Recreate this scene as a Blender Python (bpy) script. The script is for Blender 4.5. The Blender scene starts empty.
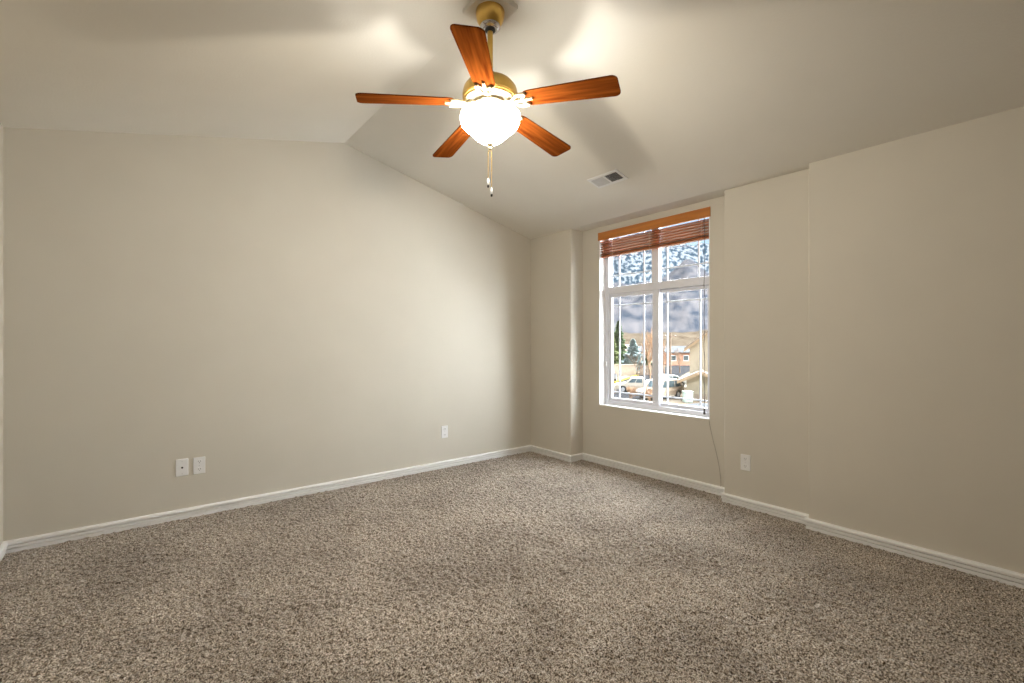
import bpy, bmesh, math, random
import numpy as np
from mathutils import Vector, Matrix, noise

C = bpy.context.scene.collection
S = bpy.context.scene
PI = math.pi
rng = random.Random(7)

# ------------------------------------------------------------------ camera, sky, sun, exposure
YAW = math.radians(51.017)
EYE = 1.22
cd = bpy.data.cameras.new('camera'); cam = bpy.data.objects.new('camera', cd); C.objects.link(cam)
cam.location = (0, 0, EYE); cam.rotation_euler = (PI/2, 0, YAW-PI/2)
cd.sensor_width = 36; cd.lens = 36*463.8/1024; cd.shift_y = 1.67/1024; cd.clip_end = 9000; cd.clip_start = .02
S.camera = cam
S.view_settings.view_transform = 'Standard'; S.view_settings.look = 'None'
S.view_settings.gamma = 1; S.view_settings.use_curve_mapping = False
S.view_settings.exposure = 0.17
S.cycles.use_denoising = True
S.cycles.use_light_tree = False
S.cycles.max_bounces = 12; S.cycles.diffuse_bounces = 8; S.cycles.transparent_max_bounces = 24
S.cycles.sample_clamp_indirect = 4

w = bpy.data.worlds.new('sky'); S.world = w; w.use_nodes = True
nt = w.node_tree; nt.nodes.clear()
sk = nt.nodes.new('ShaderNodeTexSky'); sk.sky_type = 'NISHITA'; sk.sun_disc = False
sk.sun_elevation = math.radians(38); sk.sun_rotation = math.radians(200); sk.air_density = 1.2; sk.dust_density = .6
bg = nt.nodes.new('ShaderNodeBackground'); bg.inputs[1].default_value = .19
ow = nt.nodes.new('ShaderNodeOutputWorld')
nt.links.new(sk.outputs[0], bg.inputs[0]); nt.links.new(bg.outputs[0], ow.inputs[0])

def sun(name, direction, energy, angle, col):
    l = bpy.data.lights.new(name, 'SUN'); l.energy = energy; l.angle = math.radians(angle); l.color = col
    o = bpy.data.objects.new(name, l); C.objects.link(o); o.location = (0, 0, 30)
    o.rotation_euler = Vector(direction).to_track_quat('-Z', 'Y').to_euler()
sun('sun', (.55, .62, -.55), 1.5, .6, (1, .95, .87))                 # over the roof, from behind the house
sun('sky_boost', (-.86, -.05, -.46), 63.0, 146, (.93, .97, 1))        # added broad sun lamp, boosts the sky's daylight through the window


# ------------------------------------------------------------------ room measurements (metres)
YW, XR, XL = 3.943, 3.461, -.601          # long wall, pilaster face, wall beside the camera
XWIN, YP = 3.639, 3.318                   # window wall, end of the pilaster
XB, YB, XC, YC = 3.508, 1.744, 3.431, 1.144
YREAR = -2.6
XRI, ZRI, ZL, ZR = 1.365, 2.913, 2.47, 2.392
WY0, WY1, WZ0, WZ1 = 1.928, 3.094, .594, 2.338   # window opening
FX, FY = 1.365, 1.859                     # fan axis
SLR = (ZRI-ZR)/(XR-XRI)

# ------------------------------------------------------------------ materials
def mat(name, col, rough=.6, metal=0, **kw):
    m = bpy.data.materials.new(name); m.use_nodes = True
    b = m.node_tree.nodes['Principled BSDF']
    b.inputs['Base Color'].default_value = (*col, 1); b.inputs['Roughness'].default_value = rough
    b.inputs['Metallic'].default_value = metal
    for k, v in kw.items(): b.inputs[k.replace('_', ' ')].default_value = v
    return m
def N(m, t, **kw):
    n = m.node_tree.nodes.new(t)
    for k, v in kw.items():
        if k in n.inputs: n.inputs[k].default_value = v
        else: setattr(n, k, v)
    return n
def L(m, a, b): m.node_tree.links.new(a, b)
def bsdf(m): return m.node_tree.nodes['Principled BSDF']
def ramp(m, src, stops):
    r = N(m, 'ShaderNodeValToRGB'); e = r.color_ramp.elements
    while len(e) < len(stops): e.new(.5)
    for el, (p, c) in zip(e, stops): el.position = p; el.color = (*c, 1)
    L(m, src, r.inputs[0]); return r
def bump(m, src, strength, dist):
    b = N(m, 'ShaderNodeBump'); b.inputs['Strength'].default_value = strength; b.inputs['Distance'].default_value = dist
    L(m, src, b.inputs['Height']); L(m, b.outputs[0], bsdf(m).inputs['Normal'])
def noise_mat(name, c1, c2, scale, rough=.7, detail=4, lo=.35, hi=.65, bmp=0, bd=.002, bscale=None, coord='Object', stretch=None):
    m = mat(name, c1, rough)
    tc = N(m, 'ShaderNodeTexCoord'); src = tc.outputs[coord]
    if stretch:
        mp = N(m, 'ShaderNodeMapping'); mp.inputs['Scale'].default_value = stretch; L(m, src, mp.inputs[0]); src = mp.outputs[0]
    n = N(m, 'ShaderNodeTexNoise', Scale=scale, Detail=detail); L(m, src, n.inputs['Vector'])
    r = ramp(m, n.outputs['Fac'], [(lo, c1), (hi, c2)]); L(m, r.outputs[0], bsdf(m).inputs['Base Color'])
    if bmp:
        n2 = N(m, 'ShaderNodeTexNoise', Scale=bscale or scale, Detail=3); L(m, src, n2.inputs['Vector'])
        bump(m, n2.outputs['Fac'], bmp, bd)
    return m
M = {}
M['wall'] = noise_mat('wall_paint', (.60, .563, .49), (.615, .577, .502), 3, .75, bmp=.12, bd=.002, bscale=120)
M['ceil'] = noise_mat('ceiling_paint', (.79, .765, .705), (.805, .78, .72), 3, .8, bmp=.3, bd=.003, bscale=90)
M['trim'] = noise_mat('white_trim_paint', (.87, .87, .87), (.90, .90, .90), 6, .4)
M['vinyl'] = noise_mat('white_vinyl', (.80, .82, .90), (.83, .85, .93), 5, .35)
M['plate'] = noise_mat('white_plastic', (.80, .80, .80), (.83, .83, .83), 8, .35)
M['slot'] = noise_mat('dark_slot', (.02, .02, .02), (.04, .04, .04), 20, .6)
M['duct'] = noise_mat('duct_metal', (.10, .10, .10), (.13, .13, .13), 20, .6)
M['grey'] = noise_mat('grey_plastic', (.58, .58, .59), (.63, .63, .64), 20, .4)
# brass, wood, glass of the fan
M['brass'] = noise_mat('polished_brass', (.60, .38, .09), (.68, .45, .13), 6, .28); bsdf(M['brass']).inputs['Metallic'].default_value = .85
M['palebrass'] = noise_mat('pale_brass', (.44, .36, .22), (.50, .41, .26), 8, .45); bsdf(M['palebrass']).inputs['Metallic'].default_value = .25
M['chrome'] = noise_mat('bright_metal', (.7, .7, .72), (.8, .8, .82), 8, .2); bsdf(M['chrome']).inputs['Metallic'].default_value = .9
M['black'] = noise_mat('black_rubber', (.012, .012, .012), (.025, .025, .025), 12, .55)
def wood(name, c1, c2, stretch, scale=6, rough=.32):
    m = noise_mat(name, c1, c2, scale, rough, detail=6, lo=.3, hi=.7, stretch=stretch); return m
M['blade'] = wood('cherry_blade_veneer', (.075, .014, .0025), (.20, .054, .009), (1, 14, 14), 3.5, .6); bsdf(M['blade']).inputs['Specular IOR Level'].default_value = 0
M['bladetop'] = wood('dark_blade_back', (.10, .03, .01), (.16, .05, .016), (1, 14, 14), 4)
M['valance'] = wood('honey_wood', (.40, .135, .022), (.52, .19, .034), (14, 1, 14), 3)
M['slat'] = wood('red_brown_wood', (.26, .075, .022), (.36, .11, .034), (14, 1, 14), 3, .28)
M['cord'] = noise_mat('dark_cord', (.05, .045, .05), (.08, .07, .075), 30, .7)
M['cordlight'] = noise_mat('pale_cord', (.55, .4, .25), (.62, .46, .3), 30, .7)
M['cable'] = noise_mat('grey_cable', (.27, .245, .205), (.32, .29, .245), 30, .6)

def glass_pane(name, gloss=.05):
    m = bpy.data.materials.new(name); m.use_nodes = True; t = m.node_tree; t.nodes.clear()
    o = t.nodes.new('ShaderNodeOutputMaterial'); mx = t.nodes.new('ShaderNodeMixShader'); mx.inputs[0].default_value = gloss
    a = t.nodes.new('ShaderNodeBsdfTransparent'); a.inputs[0].default_value = (.97, .98, .98, 1)
    b = t.nodes.new('ShaderNodeBsdfGlossy'); b.inputs['Roughness'].default_value = .02
    t.links.new(a.outputs[0], mx.inputs[1]); t.links.new(b.outputs[0], mx.inputs[2]); t.links.new(mx.outputs[0], o.inputs[0])
    return m
M['pane'] = glass_pane('window_glass')
def bowl_glass():                          # frosted alabaster glass lit from inside
    m = bpy.data.materials.new('frosted_glass'); m.use_nodes = True; t = m.node_tree; t.nodes.clear()
    o = t.nodes.new('ShaderNodeOutputMaterial')
    tr = t.nodes.new('ShaderNodeBsdfTransparent'); tr.inputs[0].default_value = (1, .93, .80, 1)
    tl = t.nodes.new('ShaderNodeBsdfTranslucent'); tl.inputs[0].default_value = (.95, .88, .74, 1)
    em = t.nodes.new('ShaderNodeEmission'); em.inputs[0].default_value = (1, .95, .85, 1); bf = t.nodes.new('ShaderNodeNewGeometry'); mu = t.nodes.new('ShaderNodeMath'); mu.operation = 'MULTIPLY_ADD'
    mu.inputs[1].default_value = -90; mu.inputs[2].default_value = 90      # the opal outer face glows
    t.links.new(bf.outputs['Backfacing'], mu.inputs[0]); t.links.new(mu.outputs[0], em.inputs[1])
    gl = t.nodes.new('ShaderNodeBsdfGlossy'); gl.inputs['Roughness'].default_value = .25
    m1 = t.nodes.new('ShaderNodeMixShader'); m1.inputs[0].default_value = .12
    m2 = t.nodes.new('ShaderNodeMixShader'); m2.inputs[0].default_value = .04
    ad = t.nodes.new('ShaderNodeAddShader')
    t.links.new(tr.outputs[0], m1.inputs[1]); t.links.new(tl.outputs[0], m1.inputs[2])
    t.links.new(m1.outputs[0], m2.inputs[1]); t.links.new(gl.outputs[0], m2.inputs[2])
    t.links.new(m2.outputs[0], ad.inputs[0]); t.links.new(em.outputs[0], ad.inputs[1]); t.links.new(ad.outputs[0], o.inputs[0])
    return m
M['bowl'] = bowl_glass()

# carpet: speckled twist pile, light and dark yarns mixed, nap brushed in patches
m = mat('speckled_carpet', (.2, .17, .13), .95); M['carpet'] = m
tc = N(m, 'ShaderNodeTexCoord')
v = N(m, 'ShaderNodeTexNoise', Scale=155, Detail=2, Roughness=.6); L(m, tc.outputs['Object'], v.inputs['Vector'])
r1 = ramp(m, v.outputs['Fac'], [(.33, (.018, .012, .008)), (.43, (.15, .113, .083)), (.54, (.43, .368, .308)), (.67, (.83, .77, .695))])
n2 = N(m, 'ShaderNodeTexNoise', Scale=1.7, Detail=5, Roughness=.6, Distortion=.6); L(m, tc.outputs['Object'], n2.inputs['Vector'])
r2 = ramp(m, n2.outputs['Fac'], [(.36, (.70, .685, .67)), (.62, (1.04, 1.04, 1.03))])
mx = N(m, 'ShaderNodeMix', data_type='RGBA', blend_type='MULTIPLY'); mx.inputs[0].default_value = 1
L(m, r1.outputs[0], mx.inputs[6]); L(m, r2.outputs[0], mx.inputs[7]); L(m, mx.outputs[2], bsdf(m).inputs['Base Color'])
bsdf(m).inputs['Specular IOR Level'].default_value = .1
bsdf(m).inputs['Sheen Weight'].default_value = .55; bsdf(m).inputs['Sheen Roughness'].default_value = .45; bsdf(m).inputs['Sheen Tint'].default_value = (1, .97, .93, 1)   # soft pile
bump(m, v.outputs['Fac'], .8, .006)

# outdoors
M['soil'] = noise_mat('dry_yard', (.115, .090, .064), (.15, .132, .108), .22, .9, detail=6, lo=.45, hi=.6)
M['asphalt'] = noise_mat('asphalt', (.026, .026, .028), (.034, .034, .036), .8, .85)
M['concrete'] = noise_mat('pale_concrete', (.055, .052, .046), (.066, .062, .055), 1.2, .85)
M['kerb'] = noise_mat('yellow_kerb_paint', (.20, .15, .03), (.22, .17, .045), 2, .7)
M['snow'] = noise_mat('old_snow', (.085, .088, .094), (.105, .108, .111), .6, .8)
M['stucco'] = noise_mat('cream_siding', (.47, .41, .315), (.52, .455, .35), 1.5, .8)
M['fascia'] = noise_mat('tan_fascia', (.42, .30, .19), (.48, .35, .23), 3, .7)
M['shingle'] = noise_mat('brown_shingle', (.30, .24, .19), (.38, .31, .25), 6, .9)
M['masonry'] = noise_mat('beige_block_wall', (.40, .33, .26), (.46, .385, .30), 1.5, .85)
M['brick'] = noise_mat('salmon_brick', (.50, .27, .18), (.58, .33, .23), 2, .85)
M['bark'] = noise_mat('grey_brown_bark', (.20, .14, .10), (.30, .22, .16), 5, .9)
M['rust'] = noise_mat('russet_twig', (.30, .19, .12), (.42, .28, .18), 3, .9)
M['green'] = noise_mat('yellow_green_needle', (.15, .18, .085), (.28, .31, .16), 1.5, .85)
M['dgreen'] = noise_mat('dark_green_needle', (.09, .14, .08), (.19, .25, .14), 1.5, .85)
M['spruce'] = noise_mat('blue_spruce_needle', (.25, .31, .305), (.44, .505, .50), 1.5, .85)
M['autoglass'] = noise_mat('car_window_glass', (.05, .075, .085), (.09, .12, .13), 2, .12)
M['tyre'] = M['black']
M['hub'] = noise_mat('wheel_rim', (.42, .42, .43), (.5, .5, .51), 4, .35)
M['lamp_red'] = noise_mat('tail_lamp', (.45, .03, .03), (.5, .04, .04), 5, .3)
M['lamp_clear'] = noise_mat('head_lamp', (.75, .75, .75), (.8, .8, .8), 5, .2)
M['paint_tan'] = noise_mat('tan_car_paint', (.40, .31, .23), (.43, .335, .25), 2, .3)
M['paint_cream'] = noise_mat('cream_car_paint', (.46, .40, .32), (.49, .425, .34), 2, .3)
M['paint_white'] = noise_mat('white_car_paint', (.72, .74, .76), (.76, .78, .80), 2, .3)
M['paint_dark'] = noise_mat('charcoal_car_paint', (.05, .05, .055), (.07, .07, .075), 2, .3)
M['util'] = noise_mat('pale_green_paint', (.50, .60, .52), (.55, .65, .57), 3, .6)
M['polewood'] = noise_mat('weathered_pole', (.22, .16, .12), (.3, .23, .18), 2, .9)
M['hill_tan'] = noise_mat('dry_brush_slope', (.042, .031, .022), (.077, .061, .044), .09, .95, detail=9, lo=.35, hi=.65)
M['hill_blue'] = noise_mat('hazy_forest_slope', (.022, .027, .036), (.075, .070, .072), .05, .95, detail=12, lo=.34, hi=.66, coord='UV', stretch=(1, 1.5, 1))  # aerial haze is put into the blue-grey base colours
m = noise_mat('snow_and_conifers', (.016, .026, .036), (.105, .113, .123), .062, .95, detail=10, lo=.46, hi=.55, coord='UV', stretch=(1, .9, 1)); M['hill_snow'] = m
for k in ('soil', 'asphalt', 'concrete', 'kerb', 'snow', 'stucco', 'fascia', 'shingle', 'masonry', 'brick', 'bark', 'rust', 'green', 'dgreen', 'spruce', 'util', 'polewood', 'hill_tan', 'hill_blue', 'hill_snow'):
    bsdf(M[k]).inputs['Specular IOR Level'].default_value = 0      # matt outdoor surfaces

# ------------------------------------------------------------------ mesh helpers
def bm_new(): return bmesh.new()
def add_box(bm, lo, hi, mi=0):
    x0, y0, z0 = lo; x1, y1, z1 = hi
    vs = [bm.verts.new(p) for p in ((x0,y0,z0),(x1,y0,z0),(x1,y1,z0),(x0,y1,z0),(x0,y0,z1),(x1,y0,z1),(x1,y1,z1),(x0,y1,z1))]
    for f in ((3,2,1,0),(4,5,6,7),(0,1,5,4),(1,2,6,5),(2,3,7,6),(3,0,4,7)):
        bm.faces.new([vs[i] for i in f]).material_index = mi
    return vs
def bevel(bm, w, seg=2):
    bmesh.ops.bevel(bm, geom=list(bm.edges), offset=w, segments=seg, profile=.5, affect='EDGES', clamp_overlap=True); return bm
def bbox(lo, hi, w=0, seg=2):
    bm = bm_new(); add_box(bm, lo, hi)
    return bevel(bm, w, seg) if w else bm
def add_lathe(bm, prof, n=32, cx=0, cy=0, caps=True):
    rings = []
    for r, z in prof:
        if r < 1e-6: rings.append([bm.verts.new((cx, cy, z))])
        else: rings.append([bm.verts.new((cx+r*math.cos(2*PI*k/n), cy+r*math.sin(2*PI*k/n), z)) for k in range(n)])
    for a, b in zip(rings, rings[1:]):
        for k in range(n):
            q = [a[k % len(a)], a[(k+1) % len(a)], b[(k+1) % len(b)], b[k % len(b)]]
            u = []
            for x in q:
                if x not in u: u.append(x)
            if len(u) > 2: bm.faces.new(u)
    if caps:
        for rg in (rings[0], rings[-1]):
            if len(rg) > 2: bm.faces.new(rg)
    return bm
def add_tube(bm, pts, rad, n=8):
    pts = [Vector(p) for p in pts]
    rad = rad if isinstance(rad, (list, tuple)) else [rad]*len(pts)
    rings = []; up = None
    for i, p in enumerate(pts):
        d = (pts[min(i+1, len(pts)-1)]-pts[max(i-1, 0)]).normalized()
        if up is None: up = Vector((0,0,1)) if abs(d.z) < .9 else Vector((1,0,0))
        a = d.cross(up).normalized(); b = a.cross(d).normalized(); up = b
        rings.append([bm.verts.new(p+(a*math.cos(2*PI*k/n)+b*math.sin(2*PI*k/n))*rad[i]) for k in range(n)])
    for A, B in zip(rings, rings[1:]):
        for k in range(n): bm.faces.new((A[k], A[(k+1) % n], B[(k+1) % n], B[k]))
    bm.faces.new(rings[0][::-1]); bm.faces.new(rings[-1]); return bm
def add_prism(bm, poly, f0, f1):           # polygon lifted by two mappings
    a = [bm.verts.new(f0(p)) for p in poly]; b = [bm.verts.new(f1(p)) for p in poly]
    n = len(poly)
    for i in range(n): bm.faces.new((a[i], a[(i+1) % n], b[(i+1) % n], b[i]))
    bm.faces.new(a[::-1]); bm.faces.new(b); return bm
def link(name, bm, m, parent=None, smooth=None):
    bmesh.ops.recalc_face_normals(bm, faces=list(bm.faces))
    me = bpy.data.meshes.new(name); bm.to_mesh(me); bm.free()
    for mm in (m if isinstance(m, (list, tuple)) else [m]): me.materials.append(mm)
    o = bpy.data.objects.new(name, me); C.objects.link(o)
    if parent: o.parent = parent
    if smooth:
        me.polygons.foreach_set('use_smooth', [True]*len(me.polygons))
        me.set_sharp_from_angle(angle=math.radians(smooth))
    return o
def tag(o, label, cat, group=None, kind=None):
    o['label'] = label; o['category'] = cat
    if group: o['group'] = group
    if kind: o['kind'] = kind
    return o
def thing(name, label, cat, loc=(0,0,0), rz=0, group=None):
    o = bpy.data.objects.new(name, None); C.objects.link(o); o.empty_display_size = .1
    o.location = loc; o.rotation_euler = (0, 0, rz); return tag(o, label, cat, group)
def struct(name, bm, m, parent=None, smooth=None):
    o = link(name, bm, m, parent, smooth)
    if not parent: o['kind'] = 'structure'
    return o
def dup(root, loc, rz, label, group=None):
    r = root.copy(); C.objects.link(r); r.location = loc; r.rotation_euler = (0, 0, rz); r['label'] = label
    if group: r['group'] = group
    for ch in list(root.children):
        c = ch.copy(); C.objects.link(c); c.parent = r
        for g in ch.children:
            d = g.copy(); C.objects.link(d); d.parent = c
    return r

# ------------------------------------------------------------------ room shell
T = .15
# long wall on the left of the picture: gable outline
bm = bm_new()
add_prism(bm, [(XL-T, -.2), (XWIN+.3, -.2), (XWIN+.3, 2.6), (XRI, 3.1), (XL-T, 2.75)], lambda p: (p[0], YW, p[1]), lambda p: (p[0], YW+T, p[1]))
struct('wall_left', bm, M['wall'])
struct('wall_side', bbox((XL-T, YREAR-T, -.2), (XL, YW, 2.70)), M['wall'])
struct('wall_rear', bbox((XL-T, YREAR-T, -.2), (XWIN+.3, YREAR, 3.05)), M['wall'])
def bullnose(lo, hi, edge_xy, r=.015):     # box whose one vertical edge is rounded like plasterboard corner bead
    bm = bm_new(); add_box(bm, lo, hi)
    es = [e for e in bm.edges if all(abs(v.co.x-edge_xy[0]) < 1e-5 and abs(v.co.y-edge_xy[1]) < 1e-5 for v in e.verts)]
    bmesh.ops.bevel(bm, geom=es, offset=r, segments=4, profile=.5, affect='EDGES'); return bm
struct('wall_pilaster', bullnose((XR, YP, -.2), (XWIN+.3, YW, 2.6), (XR, YP)), M['wall'], smooth=40)
struct('wall_block', bullnose((XB, YC, -.2), (XWIN+.3, YB, 2.6), (XB, YB), .008), M['wall'], smooth=40)
struct('wall_front', bullnose((XC, YREAR, -.2), (XWIN+.3, YC, 2.6), (XC, YC), .008), M['wall'], smooth=40)
# window wall with its opening
bm = bm_new(); XO = XWIN+.17
add_box(bm, (XWIN, YB, -.2), (XO, YP, WZ0)); add_box(bm, (XWIN, YB, WZ1), (XO, YP, 2.6))
add_box(bm, (XWIN, YB, WZ0), (XO, WY0, WZ1)); add_box(bm, (XWIN, WY1, WZ0), (XO, YP, WZ1))
struct('wall_right', bm, M['wall'])
# ceiling: two slopes meeting at the ridge, level soffit over the recess
bm = bm_new()
zl = lambda x: ZRI-(ZRI-ZL)/(XRI-XL)*(XRI-x)
sec = [(XL-T, zl(XL-T)), (XRI, ZRI), (XR, ZR), (XWIN+.45, ZR), (XWIN+.45, ZR+.14), (XRI, ZRI+.2), (XL-T, zl(XL-T)+.2)]
add_prism(bm, sec, lambda p: (p[0], YREAR-T, p[1]), lambda p: (p[0], YW+T, p[1]))
struct('ceiling', bm, M['ceil'])
# floor: carpet pile as a finely dimpled sheet
def carpet():
    s = .006
    xs = np.arange(XL-.02, XWIN+.02, s); ys = np.arange(YREAR, YW+.02, s)
    nx, ny = len(xs), len(ys); R = np.random.default_rng(3)
    X, Y = np.meshgrid(xs, ys, indexing='ij')
    h = R.random((nx, ny))
    b = h.copy()
    for ax in (0, 1): b = (np.roll(b, 1, ax)+2*b+np.roll(b, -1, ax))/4
    z = (b-.5)*.030+(h-.5)*.003
    z = np.clip(z, -.009, .007)
    X = X+(R.random((nx, ny))-.5)*s*.5; Y = Y+(R.random((nx, ny))-.5)*s*.5
    co = np.stack([X, Y, z], -1).reshape(-1, 3).astype(np.float32)
    i = np.arange(nx*ny).reshape(nx, ny)
    q = np.stack([i[:-1, :-1], i[1:, :-1], i[1:, 1:], i[:-1, 1:]], -1).reshape(-1, 4).astype(np.int32)
    me = bpy.data.meshes.new('floor'); me.vertices.add(len(co)); me.vertices.foreach_set('co', co.ravel())
    me.loops.add(q.size); me.loops.foreach_set('vertex_index', q.ravel())
    me.polygons.add(len(q)); me.polygons.foreach_set('loop_start', np.arange(0, q.size, 4, dtype=np.int32))
    me.polygons.foreach_set('use_smooth', np.ones(len(q), bool))
    me.update(); me.validate()
    me.materials.append(M['carpet'])
    o = bpy.data.objects.new('floor', me); C.objects.link(o); o['kind'] = 'structure'
carpet()
struct('trim_2', bbox((XL-T, YREAR-T, -.25), (XWIN+.3, YW+T, -.03)), M['concrete'])   # subfloor slab

# baseboards: ribbed white profile swept along each wall
PROF = [(0,0),(.011,0),(.012,.002),(.012,.020),(.011,.0215),(.001,.0215),(.001,.0265),(.0155,.0265),(.0165,.028),(.0165,.043),(.0155,.0445),(.001,.0445),(.001,.0495),(.020,.0495),(.021,.051),(.021,.062),(.018,.068),(.006,.072),(0,.072)]
def baseboard(name, pts):
    # pts: floor polyline; the room lies to the left of its direction
    bm = bm_new(); P = [Vector((x, y, 0)) for x, y in pts]; rings = []
    for i, p in enumerate(P):
        n = []
        if i > 0: d = (P[i]-P[i-1]).normalized(); n.append(Vector((-d.y, d.x, 0)))
        if i < len(P)-1: d = (P[i+1]-P[i]).normalized(); n.append(Vector((-d.y, d.x, 0)))
        v = n[0] if len(n) == 1 else (n[0]+n[1])/(1+n[0].dot(n[1]))
        rings.append([bm.verts.new(p+v*a+Vector((0, 0, z))) for a, z in PROF])
    k = len(PROF)
    for A, B in zip(rings, rings[1:]):
        for j in range(k): bm.faces.new((A[j], A[(j+1) % k], B[(j+1) % k], B[j]))
    bm.faces.new(rings[0]); bm.faces.new(rings[-1])
    struct(name, bm, M['trim'])
baseboard('baseboard_left', [(XR, YW), (XL, YW), (XL, YREAR)])
baseboard('baseboard_right', [(XC, YREAR), (XC, YC), (XB, YC), (XB, YB), (XWIN, YB), (XWIN, YP), (XR, YP), (XR, YW)])

# ------------------------------------------------------------------ window
XF = XWIN+.085                             # room-side face of the vinyl frame
bm = bm_new(); t = .006                    # reveal around the opening, its daylight brightness put into a white colour
add_box(bm, (XWIN-.001, WY0, WZ0), (XF+.01, WY1, WZ0+t)); add_box(bm, (XWIN, WY0, WZ1-t), (XF+.01, WY1, WZ1))
add_box(bm, (XWIN-.001, WY0, WZ0+t), (XF+.01, WY0+t, WZ1-t)); add_box(bm, (XWIN-.001, WY1-t, WZ0+t), (XF+.01, WY1, WZ1-t))
struct('trim_1', bm, M['trim'])
win = bpy.data.objects.new('window_1', None); C.objects.link(win); win.location = (XF, (WY0+WY1)/2, WZ0); win['kind'] = 'structure'
def wpart(name, boxes, m, bw=.004, parent=None):
    bm = bm_new()
    for (y0, y1, z0, z1, x0, x1) in boxes:
        b2 = bbox((XF+x0, y0, z0), (XF+x1, y1, z1), bw); me = bpy.data.meshes.new('t'); b2.to_mesh(me); b2.free(); bm.from_mesh(me); bpy.data.meshes.remove(me)
    bmesh.ops.translate(bm, verts=bm.verts, vec=-win.location)
    return link(name, bm, m, win)
a0, a1, b0, b1 = WY0+t, WY1-t, WZ0+t, WZ1-t
FW = .045; RZ0, RZ1 = 1.712, 1.785; MY0, MY1 = 2.462, 2.548      # transom rail, mullion
wpart('frame', [(a0, a0+FW, b0, b1, 0, .07), (a1-FW, a1, b0, b1, 0, .07), (a0+FW, a1-FW, b0, b0+.04, 0, .07), (a0+FW, a1-FW, b1-.04, b1, 0, .07)], M['vinyl'])
wpart('transom_rail', [(a0+FW, a1-FW, RZ0, RZ1, .002, .068)], M['vinyl'])
wpart('mullion', [(MY0+.005, MY1-.005, RZ1, b1-.04, .006, .06)], M['vinyl'])
wpart('mullion', [(MY0, MY0+.05, b0+.04, RZ0, .004, .04)], M['vinyl'])
gx0, gx1 = .034, .042
SW = .03
# sliding sash on the left, fixed sash on the right
def sash(y0, y1, z0, z1, x):
    wpart('sash', [(y0, y0+SW, z0, z1, x, x+.03), (y1-SW, y1, z0, z1, x, x+.03), (y0+SW, y1-SW, z0, z0+SW, x, x+.03), (y0+SW, y1-SW, z1-SW, z1, x, x+.03)], M['vinyl'], .003)
sash(MY0+.045, a1-FW, b0+.04, RZ0, .012); sash(a0+FW, MY0+.03, b0+.04, RZ0, .03)
def pane(y0, y1, z0, z1, x): wpart('pane', [(y0, y1, z0, z1, x, x+.004)], M['pane'], 0)
pane(MY0+.075, a1-FW-SW, b0+.07, RZ0-SW, .030); pane(a0+FW+SW, MY0, b0+.07, RZ0-SW, .047)
pane(MY1-.005, a1-FW, RZ1, b1-.04, .034); pane(a0+FW, MY0+.005, RZ1, b1-.04, .034)
mw = .014
def grid(y0, y1, z0, z1, ys, zs, x):
    bx = [(y-mw/2, y+mw/2, z0, z1, x, x+.008) for y in ys]+[(y0, y1, z-mw/2, z+mw/2, x+.001, x+.007) for z in zs]
    wpart('muntin_grid', bx, M['vinyl'], .002)
grid(MY0+.075, a1-FW-SW, b0+.07, RZ0-SW, (2.935, 2.648), (.727, 1.600), .036)
grid(a0+FW+SW, MY0, b0+.07, RZ0-SW, (2.408, 2.088), (.727, 1.600), .053)
grid(MY1-.005, a1-FW, RZ1, b1-.04, (2.94, 2.65), (1.903, 2.19), .040)
grid(a0+FW, MY0+.005, RZ1, b1-.04, (2.40, 2.095), (1.903, 2.19), .040)
bm = bbox((XF-.022, a1-.030, .985), (XF+.003, a1-.010, 1.035), .004); bmesh.ops.translate(bm, verts=bm.verts, vec=-win.location); link('sash_lock', bm, M['plate'], win)

# wooden blind, raised
bl = thing('window_blind', 'raised wooden slat blind with honey valance at the top of the window', 'blind', (XWIN+.03, (WY0+WY1)/2, WZ1-t))
def bpart(name, bm, m, parent=None, smooth=None):
    bmesh.ops.translate(bm, verts=bm.verts, vec=-Vector(bl.location)); return link(name, bm, m, parent or bl, smooth)
vy0, vy1 = WY0-.008, WY1+.008
bm = bbox((XWIN-.012, vy0, 2.252), (XWIN-.002, vy1, 2.334), .003)
bpart('valance', bm, M['valance'])
bpart('head_rail', bbox((XWIN+.012, WY0+.01, 2.285), (XWIN+.062, WY1-.01, 2.330), .003), M['slat'])
sy0, sy1 = WY0+.012, WY1-.012
for k in range(6):
    bm = bm_new(); zc = 2.238-k*.0240; rows = []
    for z_, sg in ((0, 1), (-.009, -1)):
        rows.append([[bm.verts.new((XWIN+.037+u*.025, y, zc+z_+.003*(1-u*u)-u*.005)) for u in (-1, -.5, 0, .5, 1)] for y in (sy0, sy1)])
    for r_ in rows:
        for j in range(4): bm.faces.new((r_[0][j], r_[0][j+1], r_[1][j+1], r_[1][j]))
    for e in (0, 1):
        for j in range(4): bm.faces.new((rows[0][e][j], rows[0][e][j+1], rows[1][e][j+1], rows[1][e][j]))
    for j in (0, 4): bm.faces.new((rows[0][0][j], rows[0][1][j], rows[1][1][j], rows[1][0][j]))
    bpart('slat', bm, M['slat'])
bpart('bottom_rail', bbox((XWIN+.012, sy0, 2.084), (XWIN+.062, sy1, 2.102), .004), M['slat'])
for y in (WY1-.16, (WY0+WY1)/2, WY0+.08):
    bm = bm_new()
    for x in (XWIN+.010, XWIN+.064): add_tube(bm, [(x, y, 2.29), (x, y, 2.09)], .0016, 6)
    bpart('ladder_cord', bm, M['cordlight'])
cy = WY0+.052
bm = bm_new(); add_tube(bm, [(XWIN+.010, cy+.004*math.sin(q*1.3), 2.29-q*.0535) for q in range(31)], .0026, 6)
lc = bpart('lift_cord', bm, M['cord'])
bm = bm_new(); add_lathe(bm, [(0, .685), (.004, .684), (.007, .672), (.0095, .640), (.0095, .632), (0, .630)], 14, XWIN+.010, cy)
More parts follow.
